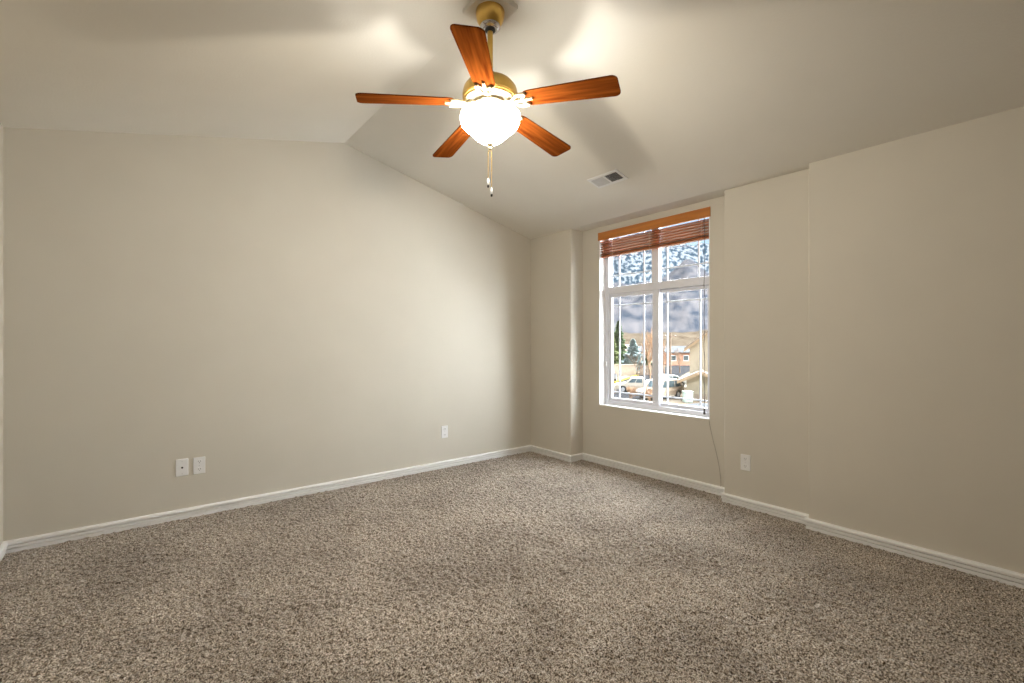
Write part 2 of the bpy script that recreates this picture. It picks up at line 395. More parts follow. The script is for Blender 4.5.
ts = link('tassel', bm, M['cord'], lc, 40); ts.data.transform(Matrix.Translation(-Vector(bl.location)))

# cable below the sill
bm = bm_new(); pts = []
for y, z in ((1.932, .588), (1.928, .56), (1.918, .513), (1.897, .427), (1.871, .334), (1.849, .234), (1.835, .133), (1.834, .078)): pts.append((XWIN-.0035, y, z))
pts += [(XWIN-.012, 1.836, .0745)]
add_tube(bm, pts, .0020, 6)
tag(link('thin_cable', bm, M['cable'], None, 60), 'thin grey cable running down the wall from window sill to baseboard', 'cable')

# ------------------------------------------------------------------ wall plates (local: x along the wall, y out of the wall, z up)
def plate_bm(w=.072, h=.118):
    return bbox((-w/2, 0, -h/2), (w/2, .006, h/2), .003)
def outlet(name, label, loc, rz, group=None):
    t = thing(name, label, 'outlet', loc, rz, group)
    link('plate', plate_bm(), M['plate'], t)
    for zc in (.027, -.027):
        bm = bm_new()
        pts = [(.017*math.cos(a)*1.0, max(-.0125, min(.0125, .017*math.sin(a)))) for a in [2*PI*k/24 for k in range(24)]]
        add_prism(bm, pts, lambda p: (p[0], .005, zc+p[1]), lambda p: (p[0], .0085, zc+p[1]))
        s = link('socket', bm, M['plate'], t)
        bm = bm_new()
        for x in (-.0065, .0065): add_box(bm, (x-.0012, .0075, zc-.001), (x+.0012, .0088, zc+.008))
        add_tube(bm, [(0, .0075, zc-.007), (0, .0088, zc-.007)], .0024, 10)
        link('slots', bm, M['slot'], s)
    bm = bm_new(); add_tube(bm, [(0, .005, 0), (0, .0072, 0)], .003, 10); link('screw', bm, M['grey'], t)
    return t
AW = PI                                     # faces into the room from the long wall
o1 = outlet('wall_outlet', 'white duplex outlet on the long wall, right beside the cable jack plate', (.3445, YW, .356), AW)
o2 = dup(o1, (2.3415, YW, .353), AW, 'white duplex outlet alone on the long wall, near the far corner')
o3 = dup(o1, (XB, 1.582, .336), PI/2, 'white duplex outlet on the projecting wall section right of the window')
j = thing('cable_jack_plate', 'white wall plate with one small round coaxial jack, left of an outlet', 'wall plate', (.245, YW, .358), AW)
link('plate', plate_bm(), M['plate'], j)
bm = bm_new(); add_tube(bm, [(0, .005, 0), (0, .014, 0)], .0065, 6); jk = link('jack', bm, M['slot'], j)
for z in (.042, -.042):
    bm = bm_new(); add_tube(bm, [(0, .005, z), (0, .0072, z)], .003, 10); link('screw', bm, M['grey'], j)

# ------------------------------------------------------------------ ceiling register
th = math.atan(SLR)
vx, vy = 2.913, 2.393; vz = ZRI-SLR*(vx-XRI)
vt = thing('ceiling_vent', 'white rectangular ceiling register with two louvred halves near the window', 'vent', (vx, vy, vz))
vt.rotation_euler = (0, th, 0)              # local -z hangs out of the slope
Lh, Wh = .148, .075
bm = bm_new(); b_ = .022
add_box(bm, (-Wh, -Lh, -.007), (-Wh+b_, Lh, 0)); add_box(bm, (Wh-b_, -Lh, -.007), (Wh, Lh, 0))
add_box(bm, (-Wh+b_, -Lh, -.007), (Wh-b_, -Lh+b_, 0)); add_box(bm, (-Wh+b_, Lh-b_, -.007), (Wh-b_, Lh, 0)); add_box(bm, (-Wh+b_, -.006, -.007), (Wh-b_, .006, 0))
link('frame', bm, M['plate'], vt)
link('duct_backing', bbox((-Wh+b_-.002, -Lh+b_-.002, -.0012), (Wh-b_+.002, Lh-b_+.002, -.0002)), M['duct'], vt)
for half in (-1, 1):
    for k in range(9):
        y = half*(.014+k*.0132+.003)
        bm = bm_new(); sl_ = .0045*half
        add_prism(bm, [(y-sl_, -.0012), (y-sl_+.001, -.0012), (y+sl_+.001, -.0075), (y+sl_, -.0075)], lambda p: (-Wh+b_, p[0], p[1]), lambda p: (Wh-b_, p[0], p[1]))
        link('louver', bm, M['grey'], vt)

# ------------------------------------------------------------------ ceiling fan (local origin at the ridge)
fan = thing('ceiling_fan', 'brass ceiling fan with five cherry blades and a glowing frosted glass bowl', 'ceiling fan', (FX, FY, ZRI))
def fp(name, bm, m, parent=None, smooth=40):
    bmesh.ops.translate(bm, verts=bm.verts, vec=(-FX, -FY, -ZRI)) if not parent or True else None
    return link(name, bm, m, parent or fan, smooth)
def lathe_f(name, prof, m, n=40, parent=None, caps=True):
    bm = bm_new(); add_lathe(bm, prof, n, FX, FY, caps); return fp(name, bm, m, parent)
q = .098
bm = bm_new(); add_prism(bm, [(-q, 2.868), (q, 2.868), (q, ZRI-SLR*q-.001), (0, ZRI-.001), (-q, zl(XRI-q)-.001)], lambda p: (FX+p[0], FY-q, p[1]), lambda p: (FX+p[0], FY+q, p[1]))
fp('mounting_block', bm, M['ceil'], smooth=None)
lathe_f('canopy', [(.0, 2.868), (.070, 2.868), (.0725, 2.862), (.071, 2.845), (.065, 2.82), (.052, 2.798), (.046, 2.793), (.0, 2.793)], M['brass'])
lathe_f('canopy_ring', [(.0, 2.794), (.050, 2.794), (.051, 2.788), (.044, 2.780), (.030, 2.776), (.0, 2.776)], M['chrome'])
lathe_f('hanger_ball', [(0, 2.779), (.024, 2.779), (.026, 2.771), (.018, 2.765), (0, 2.764)], M['black'])
lathe_f('downrod', [(0, 2.77), (.0135, 2.77), (.0135, 2.52), (0, 2.52)], M['brass'], 20)
lathe_f('coupling', [(0, 2.565), (.020, 2.565), (.022, 2.56), (.022, 2.535), (.034, 2.525), (0, 2.525)], M['brass'], 24)
HB = 2.425
lathe_f('motor_housing', [(0, HB+.105), (.035, HB+.105), (.075, HB+.098), (.112, HB+.080), (.131, HB+.056), (.137, HB+.030), (.137, HB+.010), (.133, HB+.006), (.133, HB+.002), (.128, HB), (0, HB)], M['brass'], 56)
lathe_f('vent_ring', [(.060, HB-.001), (.124, HB-.001), (.124, HB-.006), (.118, HB-.010), (.085, HB-.013), (.060, HB-.014)], M['palebrass'], 56)
bm = bm_new()
for k in range(60):
    a = 2*PI*k/60
    c, s = math.cos(a), math.sin(a)
    vs = add_box(bm, (.086, -.0022, -.0150), (.110, .0022, -.0095))
    for v_ in vs:
        x, y = v_.co.x, v_.co.y; v_.co = Vector((FX+c*x-s*y, FY+s*x+c*y, HB+v_.co.z+(x-.086)*.12))
fp('vent_slots', bm, M['slot'], smooth=None)
lathe_f('flywheel', [(0, HB-.006), (.078, HB-.006), (.078, HB-.024), (.070, HB-.028), (0, HB-.028)], M['palebrass'], 40)
lathe_f('switch_housing', [(0, HB-.026), (.058, HB-.026), (.060, HB-.035), (.060, HB-.050), (.056, HB-.060), (.040, HB-.072), (0, HB-.074)], M['palebrass'], 40)
# blades
PITCH = math.radians(-10); ZB = 2.372
def blade_frame(phi):
    R_ = Matrix.Rotation(phi, 4, 'Z')
    droop = Matrix.Rotation(math.radians(4.5), 4, 'Y')
    return Matrix.Translation((FX, FY, ZB+.041)) @ R_ @ droop
def blade_bm():
    bm = bm_new(); r0, r1 = .185, .632; w0, w1 = .052, .066; cr = .022; pts = []
    def corner(cx, cy_, a0, r, n=5): return [(cx+r*math.cos(a0+i*PI/2/n), cy_+r*math.sin(a0+i*PI/2/n)) for i in range(n+1)]
    pts += corner(r1-cr, w1-cr, 0, cr)[0:]
    pts += [(r0+.03, w0), (r0+.008, w0-.006), (r0, w0-.018), (r0+.010, w0-.028), (r0+.004, w0-.040), (r0+.014, 0), (r0+.004, -w0+.040), (r0+.010, -w0+.028), (r0, -w0+.018), (r0+.008, -w0+.006), (r0+.03, -w0)]
    pts += corner(r1-cr, -w1+cr, -PI/2, cr)
    # slight outward bow at the tip
    pts = [(x+.010*max(0, (x-.6)/.04)*(1-(y/w1)**2), y) for x, y in pts]
    add_prism(bm, pts, lambda p: (p[0], p[1], -.003), lambda p: (p[0], p[1], .003))
    for f in bm.faces:
        f.normal_update()
    return bm
def iron_bm():
    bm = bm_new()
    # arm from the flywheel out to the blade root, then a three-lobed plate under the blade
    add_tube(bm, [(.060, 0, .012), (.085, 0, .008), (.110, 0, -.004), (.135, 0, -.010), (.165, 0, -.009)], [.012, .012, .010, .009, .009], 8)
    for sgn in (-1, 1):
        add_tube(bm, [(.112, 0, -.006), (.130, sgn*.018, -.009), (.150, sgn*.034, -.009), (.172, sgn*.040, -.008), (.200, sgn*.036, -.007)], [.008, .008, .0075, .0085, .010], 8)
        add_tube(bm, [(.165, 0, -.008), (.182, sgn*.014, -.008), (.200, sgn*.036, -.007)], [.008, .007, .007], 8)
    add_tube(bm, [(.165, 0, -.009), (.190, 0, -.007), (.225, 0, -.006)], [.009, .010, .008], 8)
    return bm
blade0 = None
for k in range(5):
    phi = math.radians(9.93)+k*2*PI/5
    Mt = Matrix.Translation((-FX, -FY, -ZRI)) @ blade_frame(phi)
    Mp = Mt @ Matrix.Rotation(PITCH, 4, 'X')
    if k == 0:
        bm = blade_bm(); bmesh.ops.recalc_face_normals(bm, faces=list(bm.faces))
        for f in bm.faces: f.material_index = 1 if f.normal.z > .5 else 0
        b = link('blade', bm, [M['blade'], M['bladetop']], fan)
        bm = iron_bm(); ir = link('blade_iron', bm, M['palebrass'], fan, 60); blade0 = (b, ir)
    else:
        b = blade0[0].copy(); ir = blade0[1].copy(); C.objects.link(b); C.objects.link(ir)
    b.matrix_local = Mp; ir.matrix_local = Mp
# glass bowl, bulb, finial, pull chains
BT = 2.352
outer = [(.136, BT+.006), (.143, BT+.001), (.148, BT-.007), (.150, BT-.016), (.149, BT-.028), (.143, BT-.044), (.130, BT-.060), (.110, BT-.076), (.094, BT-.090), (.081, BT-.104), (.064, BT-.120), (.043, BT-.134), (.022, BT-.143), (0, BT-.146)]
def scallop_lathe(prof, n=60):
    bm = bm_new(); add_lathe(bm, prof, n, FX, FY, False)
    for v_ in bm.verts:
        dx, dy = v_.co.x-FX, v_.co.y-FY; r = math.hypot(dx, dy)
        if r > .02:
            f = 1+.018*math.cos(6*math.atan2(dy, dx))*min(1, r/.1); v_.co.x = FX+dx*f; v_.co.y = FY+dy*f
    return bm
gb = fp('glass_bowl', scallop_lathe(outer), M['bowl'])
if gb.data.polygons[60*5].normal.dot(gb.data.polygons[60*5].center*Vector((1, 1, 0))) < 0: gb.data.flip_normals()
lathe_f('finial', [(0, BT-.140), (.016, BT-.141), (.018, BT-.147), (.012, BT-.153), (.009, BT-.160), (.011, BT-.165), (.006, BT-.172), (0, BT-.173)], M['palebrass'], 20)
for (dx, dy, zb) in ((-.008, .006, 2.035), (.006, -.004, 1.990)):
    bm = bm_new(); x, y = FX+dx, FY+dy
    add_tube(bm, [(FX+dx*.3, FY+dy*.3, BT-.168), (x, y, BT-.185), (x, y, zb)], .0017, 6)
    z = BT-.19
    while z > zb:
        bmesh.ops.create_icosphere(bm, subdivisions=1, radius=.0024, matrix=Matrix.Translation((x, y, z))); z -= .007
    pc = fp('pull_chain', bm, M['brass'])
    bm = bm_new(); add_lathe(bm, [(0, zb+.004), (.003, zb+.003), (.0055, zb-.010), (.0065, zb-.022), (.004, zb-.030), (0, zb-.031)], 14, x, y); fp('fob', bm, M['trim'], pc)
    bm = bm_new(); add_lathe(bm, [(0, zb-.029), (.0045, zb-.030), (.0055, zb-.036), (.004, zb-.042), (0, zb-.043)], 12, x, y); fp('fob_tip', bm, M['black'], pc)
lamp = bpy.data.lights.new('fan_lamp', 'POINT'); lamp.energy = 19; lamp.color = (1, .95, .86); lamp.shadow_soft_size = .022
lo = bpy.data.objects.new('fan_lamp', lamp); C.objects.link(lo); lo.parent = fan; lo.location = (0, 0, 2.275-ZRI)

# ------------------------------------------------------------------ outdoors (D metres ahead of the house, u metres to the right)
Fv = Vector((math.cos(YAW), math.sin(YAW), 0)); Rv = Vector((math.sin(YAW), -math.cos(YAW), 0))
GZ = -3.8
def W(D, u, z=GZ): return Fv*D+Rv*u+Vector((0, 0, z))
HEAD = YAW                                 # yaw of the ahead direction
def fan_strip(name, m, rows, u_of, z_of, kind='structure', nu=90, angs=(-.35, 1.15)):
    bm = bm_new(); G = []
    for D in rows:
        G.append([])
        for i in range(nu):
            s = angs[0]+(angs[1]-angs[0])*i/(nu-1); u = s*D
            G[-1].append(bm.verts.new(W(D, u, z_of(D, s))))
    for a, b in zip(G, G[1:]):
        for i in range(nu-1): bm.faces.new((a[i], a[i+1], b[i+1], b[i]))
    uvl = bm.loops.layers.uv.new('UVMap'); Dm = rows[len(rows)//2]
    for f in bm.faces:
        for lp in f.loops:
            c = lp.vert.co; lp[uvl].uv = (c.dot(Rv)/c.dot(Fv)*Dm, c.z)
    o = link(name, bm, m, None, 180); o['kind'] = kind; return o
def lerp_pts(p, x):
    if x <= p[0][0]: return p[0][1]
    for (a, va), (b, vb) in zip(p, p[1:]):
        if x <= b: 
            t_ = (x-a)/(b-a); return va+(vb-va)*t_
    return p[-1][1]
fb = lambda x, y, o, s: noise.fractal(Vector((x*s, y*s, o)), 1.0, 2.0, 5)
# yard and ground
fan_strip('ground', M['soil'], [6.5, 20, 40, 60, 90, 130, 180], None, lambda D, s: GZ-.02, nu=20, angs=(-.6, 1.6))
# dry brush slope
fan_strip('hillside', M['hill_tan'], [105+i*16 for i in range(24)], None,
          lambda D, s: GZ-.4+max(0, D-118)*.030*(1+.5*fb(s*3, D*.01, 2, 1.2))+.0003*max(0, D-118)**1.7+1.2*fb(s*40, D*.08, 5, 1), nu=160)
# hazy forested hill with a pointed top
crest2 = [(-.35, 60), (.10, 52), (.20, 57), (.27, 59), (.30, 61), (.34, 70), (.378, 82), (.41, 74), (.44, 66), (.55, 62), (1.15, 70)]
def z_h2(D, s):
    t_ = (D-420)/(980-420); top = 1.22+lerp_pts(crest2, s)/464*980
    if t_ > 1: t_ = 1-(t_-1)*1.5
    return 8+(top-8)*(max(0, t_)**1.15)+14*fb(s*9, D*.004, 1, 1.6)*max(0, min(1, t_*1.5))
fan_strip('hill', M['hill_blue'], [420+i*20 for i in range(36)], None, z_h2, nu=220)
crest3 = [(-.35, 110), (.10, 135), (.25, 128), (.31, 118), (.36, 106), (.40, 98), (.43, 93), (.55, 100), (1.15, 120)]
def z_h3(D, s):
    t_ = (D-1000)/(2200-1000); top = 1.22+lerp_pts(crest3, s)/464*2200
    if t_ > 1: t_ = 1-(t_-1)*1.2
    return 20+(top-20)*max(0, t_)+60*fb(s*7, D*.0016, 3, 1.5)*max(0, min(1, t_))
fan_strip('mountain', M['hill_snow'], [1000+i*45 for i in range(34)], None, z_h3, nu=260)

def strip(name, m, a, b, width, z, thick=.02, kind='structure', label=None, cat=None):
    # a, b: (D, u) ends of the left edge
    pa, pb = Vector(a), Vector(b); d = (pb-pa).normalized(); n = Vector((-d.y, d.x))*width
    bm = bm_new(); add_prism(bm, [pa, pb, pb+n, pa+n], lambda p: W(p[0], p[1], z-thick), lambda p: W(p[0], p[1], z))
    o = link(name, bm, m)
    o['kind'] = kind
    return o
strip('road', M['asphalt'], (20, -5.9), (120, 43.3), 6.0, GZ+.01)
strip('sidewalk', M['concrete'], (20, -9.1), (66.5, 13.8), 1.5, GZ+.07)
bm = bm_new()
strip('trim_3', M['kerb'], (58, 12.5), (72, 19.4), .35, GZ+.16, .18)
def blob(name, m, D, u, rx, ry, z, seed):
    bm = bm_new(); n = 26; ring = [[], []]; c = bm.verts.new(W(D, u, z+.10))
    for j, f in enumerate((.65, 1)):
        for i in range(n):
            a = 2*PI*i/n; r = f*(1+.28*fb(math.cos(a), math.sin(a), seed, 1.7))
            ring[j].append(bm.verts.new(W(D+ry*r*math.sin(a), u+rx*r*math.cos(a), z+(.08, -.03)[j])))
    for i in range(n):
        bm.faces.new((c, ring[0][i], ring[0][(i+1) % n])); bm.faces.new((ring[0][i], ring[1][i], ring[1][(i+1) % n], ring[0][(i+1) % n]))
    o = link(name, bm, m, None, 180); o['kind'] = 'stuff'; return o
for i, (D, u, rx, ry) in enumerate(((37.6, 15.8, 2.4, .9), (37.6, 11.2, 1.7, .8), (75.8, 13.2, 1.6, 1.2), (66, 23.2, 3.0, 2.2), (58.5, 22.5, 2.5, 2.0))):
    tag(blob('snow_patch', M['snow'], D, u, rx, ry, GZ, i*3.1), 'thin patch of old snow lying on the yards outside the window', 'snow', 'snow patches outside', 'stuff')

# ---- trees
def needles(m, base, h, r, seed, n, shape=1.0, leaf=(.32, .10), droop=.25, clear=.06):
    R = random.Random(seed); bm = bm_new(); bx, by, bz = base
    for i in range(n):
        t_ = R.random()**1.25; z = h*(clear+(1-clear)*t_); rr = r*((1-t_)**shape)*(.55+.45*R.random())*(1+.18*math.sin(t_*h*5)); a = R.random()*2*PI
        p = Vector((bx+rr*math.cos(a), by+rr*math.sin(a), bz+z)); out = Vector((math.cos(a), math.sin(a), -droop+.5*R.random()))
        out.normalize(); side = out.cross(Vector((0, 0, 1))).normalized(); side = (side+Vector((0, 0, R.uniform(-.8, .8)))).normalized()
        l = leaf[0]*(.7+.6*R.random())*(1.2-.5*t_); w_ = leaf[1]*(.7+.6*R.random())
        vs = [bm.verts.new(q_) for q_ in (p-out*l*.5-side*w_*.4, p-out*l*.5+side*w_*.4, p+out*l*.2+side*w_, p+out*l*.6, p+out*l*.2-side*w_)]
        bm.faces.new(vs)
    # dense inner core so that the crown is not see-through
    prof = [(0, h*clear+.05)]+[(r*.62*((1-t_)**shape), h*(clear+(1-clear)*t_)) for t_ in (.02, .2, .4, .6, .8, .94)]+[(0, h*.97)]
    q0 = len(bm.verts); add_lathe(bm, prof, 12, bx, by, False); bm.verts.ensure_lookup_table()
    for v_ in bm.verts[q0:]: v_.co.z += bz
    return bm
def conifer(label, D, u, h, r, m, seed, n, shape, leaf, clear=.06, group=None):
    b = W(D, u)
    t = thing('evergreen_tree', label, 'tree', b, 0, group)
    bm = needles(m, (0, 0, 0), h, r, seed, n, shape, leaf, clear=clear); link('crown', bm, m, t)
    bm = bm_new(); add_tube(bm, [(0, 0, -.1), (0, 0, h*.5)], [.16, .08], 8); link('trunk', bm, M['bark'], t)
conifer('tall yellow-green evergreen tree at the left edge of the window view', 80, 17.0, 7.4, 1.5, M['green'], 1, 1500, .75, (.55, .2), .13)
conifer('tall dark green evergreen tree just behind the yellow-green one outside', 84, 19.3, 9.0, 1.9, M['dgreen'], 2, 1600, .8, (.6, .22))
conifer('pale blue spruce tree behind the beige block wall outside', 77, 20.1, 5.7, 2.1, M['spruce'], 3, 2200, .85, (.5, .2), .10)
conifer('low dark evergreen right of the blue spruce, beyond the block wall', 83, 24.0, 3.9, 1.0, M['dgreen'], 4, 800, .8, (.45, .18))

def bare_tree(name, label, D, u, h, m, seed, spread=.5, levels=4, r0=.10, nb=4, multi=1, group=None, cat='tree'):
    R = random.Random(seed); t = thing(name, label, cat, W(D, u), 0, group)
    tr = bm_new(); br = bm_new()
    def grow(p, d, l, r, lev):
        pts = [p.copy()]; q_ = p.copy(); dd = d.copy()
        for i in range(3):
            dd = (dd+Vector((R.uniform(-.16, .16), R.uniform(-.16, .16), R.uniform(-.02, .12)))).normalized(); q_ = q_+dd*l/3; pts.append(q_.copy())
        add_tube(tr if lev == 0 else br, pts, [r, r*.85, r*.7, r*.5], 5 if lev else 7)
        if lev < levels:
            for k in range(nb):
                s = R.uniform(.35, 1.0) if lev else R.uniform(.4, 1); idx = min(2, int(s*3)); pp = pts[idx].lerp(pts[idx+1], s*3-idx if s < 1 else 1)
                nd = (dd+Vector((R.uniform(-1, 1), R.uniform(-1, 1), R.uniform(-.1, .6)))*spread*1.3).normalized()
                grow(pp, nd, l*R.uniform(.5, .72), max(.008, r*.55), lev+1)
    for k in range(multi):
        grow(Vector((R.uniform(-.1, .1)*(multi > 1), R.uniform(-.1, .1)*(multi > 1), -.1)), Vector((R.uniform(-.35, .35)*(multi > 1), R.uniform(-.35, .35)*(multi > 1), 1)).normalized(), h*.5, r0, 0)
    link('trunk', tr, m, t); link('branches', br, m, t)
bare_tree('bare_tree', 'russet bare tree seen beside the centre mullion of the window', 58, 17.3, 6.6, M['rust'], 11, .45, 4, .11, 5)
bare_tree('bare_tree', 'bare brown tree left of the utility pole, behind the parked cars', 74, 24.3, 6.5, M['rust'], 12, .5, 4, .10, 4)
bare_tree('bare_tree', 'bare brown tree right of the utility pole, in front of the brick house', 78, 28.2, 5.0, M['bark'], 13, .55, 4, .09, 4)
bare_tree('bare_tree', 'small bare tree in front of the beige block wall outside', 60, 16.2, 4.6, M['bark'], 14, .5, 3, .08, 4)
bare_tree('bare_shrub', 'low bare russet shrub in front of the cream pickup truck outside', 40.2, 10.3, 1.5, M['rust'], 21, .8, 3, .03, 5, 4, cat='shrub')
bare_tree('bare_shrub', 'low bare shrub seen low beside the centre mullion, right of the russet shrub', 39.4, 11.75, 1.7, M['rust'], 22, .8, 3, .03, 5, 4, cat='shrub')
bare_tree('bare_shrub', 'small bare shrub near the road edge, left of the cream pickup truck', 43.0, 9.3, 1.0, M['bark'], 23, .8, 3, .025, 5, 4, cat='shrub')

# ---- block wall, pole, cabinet
bm = bm_new()
add_prism(bm, [(72.5, 14.3), (72.5, 19.4), (72.9, 19.4), (72.9, 14.3)], lambda p: W(p[0], p[1], GZ-.1), lambda p: W(p[0], p[1], GZ+1.55))
add_prism(bm, [(72.42, 14.2), (72.42, 19.5), (72.98, 19.5), (72.98, 14.2)], lambda p: W(p[0], p[1], GZ+1.55), lambda p: W(p[0], p[1], GZ+1.68))
tag(link('garden_wall', bm, M['masonry']), 'beige block garden wall below the evergreens across the road', 'wall')
bm = bm_new(); add_box(bm, (-.06, -.06, 0), (.06, .06, 1.7))
for z in (.4, 1.3): add_box(bm, (-.03, -1.6, z), (.03, 1.6, z+.12))
for k in range(12): add_box(bm, (-.055, -1.6+k*.27, .1), (-.03, -1.6+k*.27+.22, 1.6))
f = link('wood_fence', bm, M['polewood']); f.location = W(71.5, 21.3); f.rotation_euler = (0, 0, HEAD)
tag(f, 'short weathered wooden fence at the right end of the block wall', 'fence')
pt_ = thing('utility_pole', 'tall weathered utility pole with a crossarm beyond the parked cars', 'utility pole', W(72, 24.6), HEAD)
bm = bm_new(); add_tube(bm, [(0, 0, -.2), (0, 0, 6.6)], [.17, .11], 10); link('pole', bm, M['polewood'], pt_)
bm = bm_new(); add_box(bm, (-.08, -.9, 6.0), (.08, .9, 6.14)); link('crossarm', bm, M['polewood'], pt_)
for y in (-.75, .75):
    bm = bm_new(); add_lathe(bm, [(0, 6.14), (.05, 6.14), (.06, 6.2), (.04, 6.27), (0, 6.28)], 10, 0, y); link('insulator', bm, M['grey'], pt_)
ut = thing('utility_cabinet', 'pale green utility cabinet standing beside the tan wagon outside', 'cabinet', W(39.6, 15.0), HEAD)
link('body', bbox((-.35, -.32, 0), (.35, .32, .85), .03), M['util'], ut)
link('lid', bbox((-.39, -.36, .85), (.39, .36, .93), .03), M['util'], ut)
link('door', bbox((-.375, -.24, .08), (-.34, .24, .78), .01), M['util'], ut)

# ---- cars (local: x forward, y left, z up)
def car(name, label, cat, D, u, rz, paint, kind='wagon', Lc=4.6, H=1.62, Wd=1.8, group=None):
    t = thing(name, label, cat, W(D, u), rz, group); h2 = Lc/2
    wx = (h2*.62, -h2*.60); wr = .34
    low = [(-h2, .42), (-h2+.03, .95), (-h2+.12, 1.0), (h2-1.25, .98), (h2-.25, .86), (h2, .66), (h2, .38)]
    arch = []
    for c in wx: arch.append([(c+(wr+.07)*math.cos(a), .34+(wr+.05)*math.sin(a)) for a in [PI*i/8 for i in range(9)]])
    bottom = [(h2-.05, .26)]+[(x, max(.26, z)) for x, z in arch[0]]+[(x, max(.26, z)) for x, z in arch[1]]+[(-h2+.05, .28)]
    poly = low+bottom
    bm = bm_new(); y = Wd/2
    add_prism(bm, poly, lambda p: (p[0], -y+.06*(p[1] > .8), p[1]), lambda p: (p[0], y-.06*(p[1] > .8), p[1]))
    link('body', bm, paint, t)
    if kind == 'wagon': cab = [(-h2+.10, .98), (-h2+.30, H-.08), (-h2+.55, H), (h2-2.05, H), (h2-1.75, H-.06), (h2-1.15, .97)]
    elif kind == 'sedan': cab = [(-h2+.75, .98), (-h2+1.35, H-.05), (-h2+1.65, H), (h2-2.1, H), (h2-1.85, H-.05), (h2-1.2, .97)]
    else: cab = [(-h2+1.75, .98), (-h2+1.85, H-.06), (-h2+2.0, H), (h2-1.95, H), (h2-1.7, H-.06), (h2-1.15, .97)]
    yt = lambda z: y-.08-.20*max(0, (z-.95))/(H-.95)
    bm = bm_new(); add_prism(bm, cab, lambda p: (p[0], -yt(p[1]), p[1]), lambda p: (p[0], yt(p[1]), p[1])); link('cabin', bm, paint, t)
    # side windows, windscreen, rear window, set a hair proud of the cabin
    cx0, cx1 = cab[0][0], cab[-1][0]; sx0, sx1 = cab[1][0], cab[-2][0]
    zb_, zt_ = 1.03, H-.13
    fa = lambda x0, x1, s_: x0+(x1-x0)*s_
    def sidepoly(a, b):
        bl_, br_ = fa(cx0, cx1, a), fa(cx0, cx1, b); tl_, tr_ = fa(sx0, sx1, a), fa(sx0, sx1, b)
        return [(bl_, zb_), (br_, zb_), (tr_, zt_), (tl_, zt_)]
    for sgn in (-1, 1):
        for a, b in (((.08, .34), (.37, .62), (.65, .90)) if kind == 'wagon' else ((.12, .48), (.52, .88))):
            bm = bm_new(); add_prism(bm, sidepoly(a, b), lambda p: (p[0], sgn*(yt(p[1])-.01), p[1]), lambda p: (p[0], sgn*(yt(p[1])+.012), p[1])); link('side_window', bm, M['autoglass'], t)
    for nm, (p0, p1), o_ in (('windscreen', (cab[-1], cab[-2]), .014), ('rear_window', (cab[0], cab[1]), -.014)):
        bm = bm_new(); vs = []
        for q_, s_ in ((p0, .12), (p1, .95)):
            pass
        A = (fa(p0[0], p1[0], .12), fa(p0[1], p1[1], .12)); B = (fa(p0[0], p1[0], .95), fa(p0[1], p1[1], .95))
        quad = [(A, -1), (A, 1), (B, 1), (B, -1)]
        add_prism(bm, quad, lambda q_: (q_[0][0]-o_, q_[1]*(yt(q_[0][1])-.1), q_[0][1]), lambda q_: (q_[0][0]+o_, q_[1]*(yt(q_[0][1])-.1), q_[0][1]+.006)); link(nm, bm, M['autoglass'], t)
    for c in wx:
        for sgn in (-1, 1):
            bm = bm_new(); add_tube(bm, [(c, sgn*(y-.21), .335), (c, sgn*(y-.19), .335), (c, sgn*(y-.02), .335), (c, sgn*(y), .335)], [wr-.03, wr, wr, wr-.03], 22); wh = link('wheel', bm, M['tyre'], t, 40)
            bm = bm_new(); add_tube(bm, [(c, sgn*(y-.01), .335), (c, sgn*(y+.012), .335)], [.21, .19], 18); link('rim', bm, M['hub'], wh, 40)
    for sgn in (-1, 1):
        link('headlamp', bbox((h2-.10, sgn*.62-.17, .60), (h2+.012, sgn*.62+.17, .74), .02), M['lamp_clear'], t)
        link('tail_lamp', bbox((-h2-.012, sgn*.70-.10, .68), (-h2+.06, sgn*.70+.10, .92), .02), M['lamp_red'], t)
    link('bumper', bbox((h2-.10, -y+.08, .34), (h2+.05, y-.08, .52), .03), M['black'], t)
    link('bumper', bbox((-h2-.05, -y+.08, .38), (-h2+.10, y-.08, .54), .03), M['black'], t)
    return t
car('wagon', 'tan sport utility car with dark windows parked right of the centre mullion', 'car', 42.5, 13.6, HEAD+PI/2+.62, M['paint_tan'], 'wagon', 4.7, 1.72, 1.85)
car('pickup_truck', 'cream pickup truck parked outside the left window sash', 'truck', 47.5, 12.9, HEAD+PI/2-.25, M['paint_cream'], 'pickup', 4.8, 1.55, 1.8)
car('sedan', 'white sedan parked behind the tan sport utility car', 'car', 52.5, 17.5, HEAD+PI/2+.35, M['paint_white'], 'sedan', 4.6, 1.45, 1.8)
car('hatchback', 'charcoal car parked across the road at left, below the evergreens', 'car', 61.0, 12.6, HEAD-.4, M['paint_dark'], 'wagon', 4.1, 1.45, 1.75)

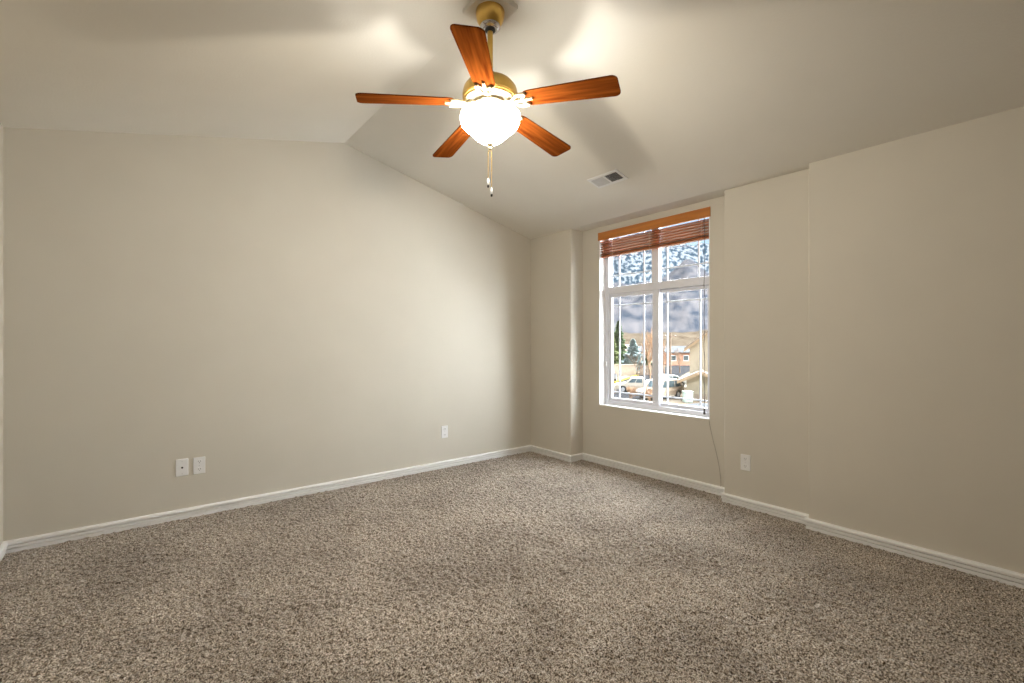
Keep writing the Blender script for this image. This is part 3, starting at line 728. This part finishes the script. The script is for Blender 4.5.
# ---- houses
hs = thing('neighbour_house', 'cream gabled two-storey house at the right side of the window view', 'house', W(42, 19.0), 0)
def hpart(name, bm, m, parent=None):
    bmesh.ops.translate(bm, verts=bm.verts, vec=-W(42, 19.0)); return link(name, bm, m, parent or hs)
TH = math.radians(24)
def Wh_(D, u, z):
    a, d = u-16.35, D-43.2; return W(43.2-a*math.sin(TH)+d*math.cos(TH), 16.55+a*math.cos(TH)+d*math.sin(TH), z)
def box_poly(bm, pts, D0, D1): add_prism(bm, pts, lambda p: Wh_(D0, p[0], p[1]), lambda p: Wh_(D1, p[0], p[1]))
bm = bm_new(); box_poly(bm, [(16.35, GZ-.1), (24.5, GZ-.1), (24.5, .95), (20.4, 4.1), (16.35, .95)], 43.2, 54); hpart('wall', bm, M['stucco'])
def gable_roof(u0, u1, upk, ze, zp, D0, D1, th_, over):
    sL = (zp-ze)/(upk-u0); bm = bm_new()
    box_poly(bm, [(u0-over, ze-over*sL), (upk, zp), (u1+over, ze-over*sL), (u1+over, ze-over*sL+th_), (upk, zp+th_*1.15), (u0-over, ze-over*sL+th_)], D0-over, D1+over); return bm
hpart('roof', gable_roof(16.35, 24.5, 20.4, .98, 4.15, 43.2, 54, .16, .45), M['shingle'])
sL = 3.17/4.05
bm = bm_new(); box_poly(bm, [(15.85, .98-.5*sL-.20), (20.4, 3.95), (24.9, .98-.5*sL-.20), (24.9, .98-.5*sL), (20.4, 4.17), (15.85, .98-.5*sL)], 42.66, 42.74); hpart('fascia', bm, M['fascia'])
bm = bm_new(); box_poly(bm, [(16.2, GZ-.1), (18.6, GZ-.1), (18.6, -1.85), (17.4, -1.35), (16.2, -1.85)], 41.2, 43.3); hpart('porch_wall', bm, M['stucco'])
hpart('porch_roof', gable_roof(16.2, 18.6, 17.4, -1.86, -1.32, 41.2, 43.2, .12, .75), M['shingle'])
bm = bm_new(); box_poly(bm, [(15.45, -2.36), (17.4, -1.48), (19.35, -2.36), (19.35, -2.18), (17.4, -1.30), (15.45, -2.18)], 40.36, 40.44); hpart('porch_fascia', bm, M['fascia'])
bm = bm_new(); box_poly(bm, [(16.15, GZ-.1), (18.65, GZ-.1), (18.65, GZ+.55), (16.15, GZ+.55)], 41.12, 41.22); hpart('stone_base', bm, M['masonry'])
fr = bm_new(); box_poly(fr, [(20.0, -.9), (21.2, -.9), (21.2, .6), (20.0, .6)], 43.12, 43.2); wf = hpart('window_frame', fr, M['trim'])
gl = bm_new(); box_poly(gl, [(20.1, -.8), (21.1, -.8), (21.1, .5), (20.1, .5)], 43.09, 43.13); bmesh.ops.translate(gl, verts=gl.verts, vec=-W(42, 19.0)); link('window_pane', gl, M['autoglass'], wf)
def far_house(label, D, u, wd, hh, dp, wm, rm, pitch=.35):
    t = thing('distant_house', label, 'house', W(D, u), HEAD)
    y = wd/2; bm = bm_new(); add_box(bm, (0, -y, -.2), (dp, y, hh)); link('wall', bm, wm, t)
    bm = bm_new(); add_prism(bm, [(-.5, hh-.1), (dp/2, hh+pitch*dp/2), (dp+.5, hh-.1), (dp+.5, hh+.1), (dp/2, hh+pitch*dp/2+.25), (-.5, hh+.1)], lambda p: (p[0], -y-.5, p[1]), lambda p: (p[0], y+.5, p[1])); link('roof', bm, rm, t)
    for k in (-1, 1):
        w1 = link('window', bbox((-.06, k*y*.5-.6, hh*.35), (.02, k*y*.5+.6, hh*.8)), M['trim'], t)
        link('pane', bbox((-.09, k*y*.5-.5, hh*.40), (-.05, k*y*.5+.5, hh*.75)), M['autoglass'], w1)
far_house('far salmon brick house with a snow-covered roof, left of the cream house', 104, 37.6, 5.6, 2.9, 7, M['brick'], M['snow'])
far_house('far tan house with a brown roof, partly behind the bare trees', 128, 37.5, 6.5, 2.7, 7, M['masonry'], M['snow'])
far_house('far pale house behind the evergreens at left', 128, 29.5, 8.0, 3.0, 8, M['masonry'], M['shingle'])
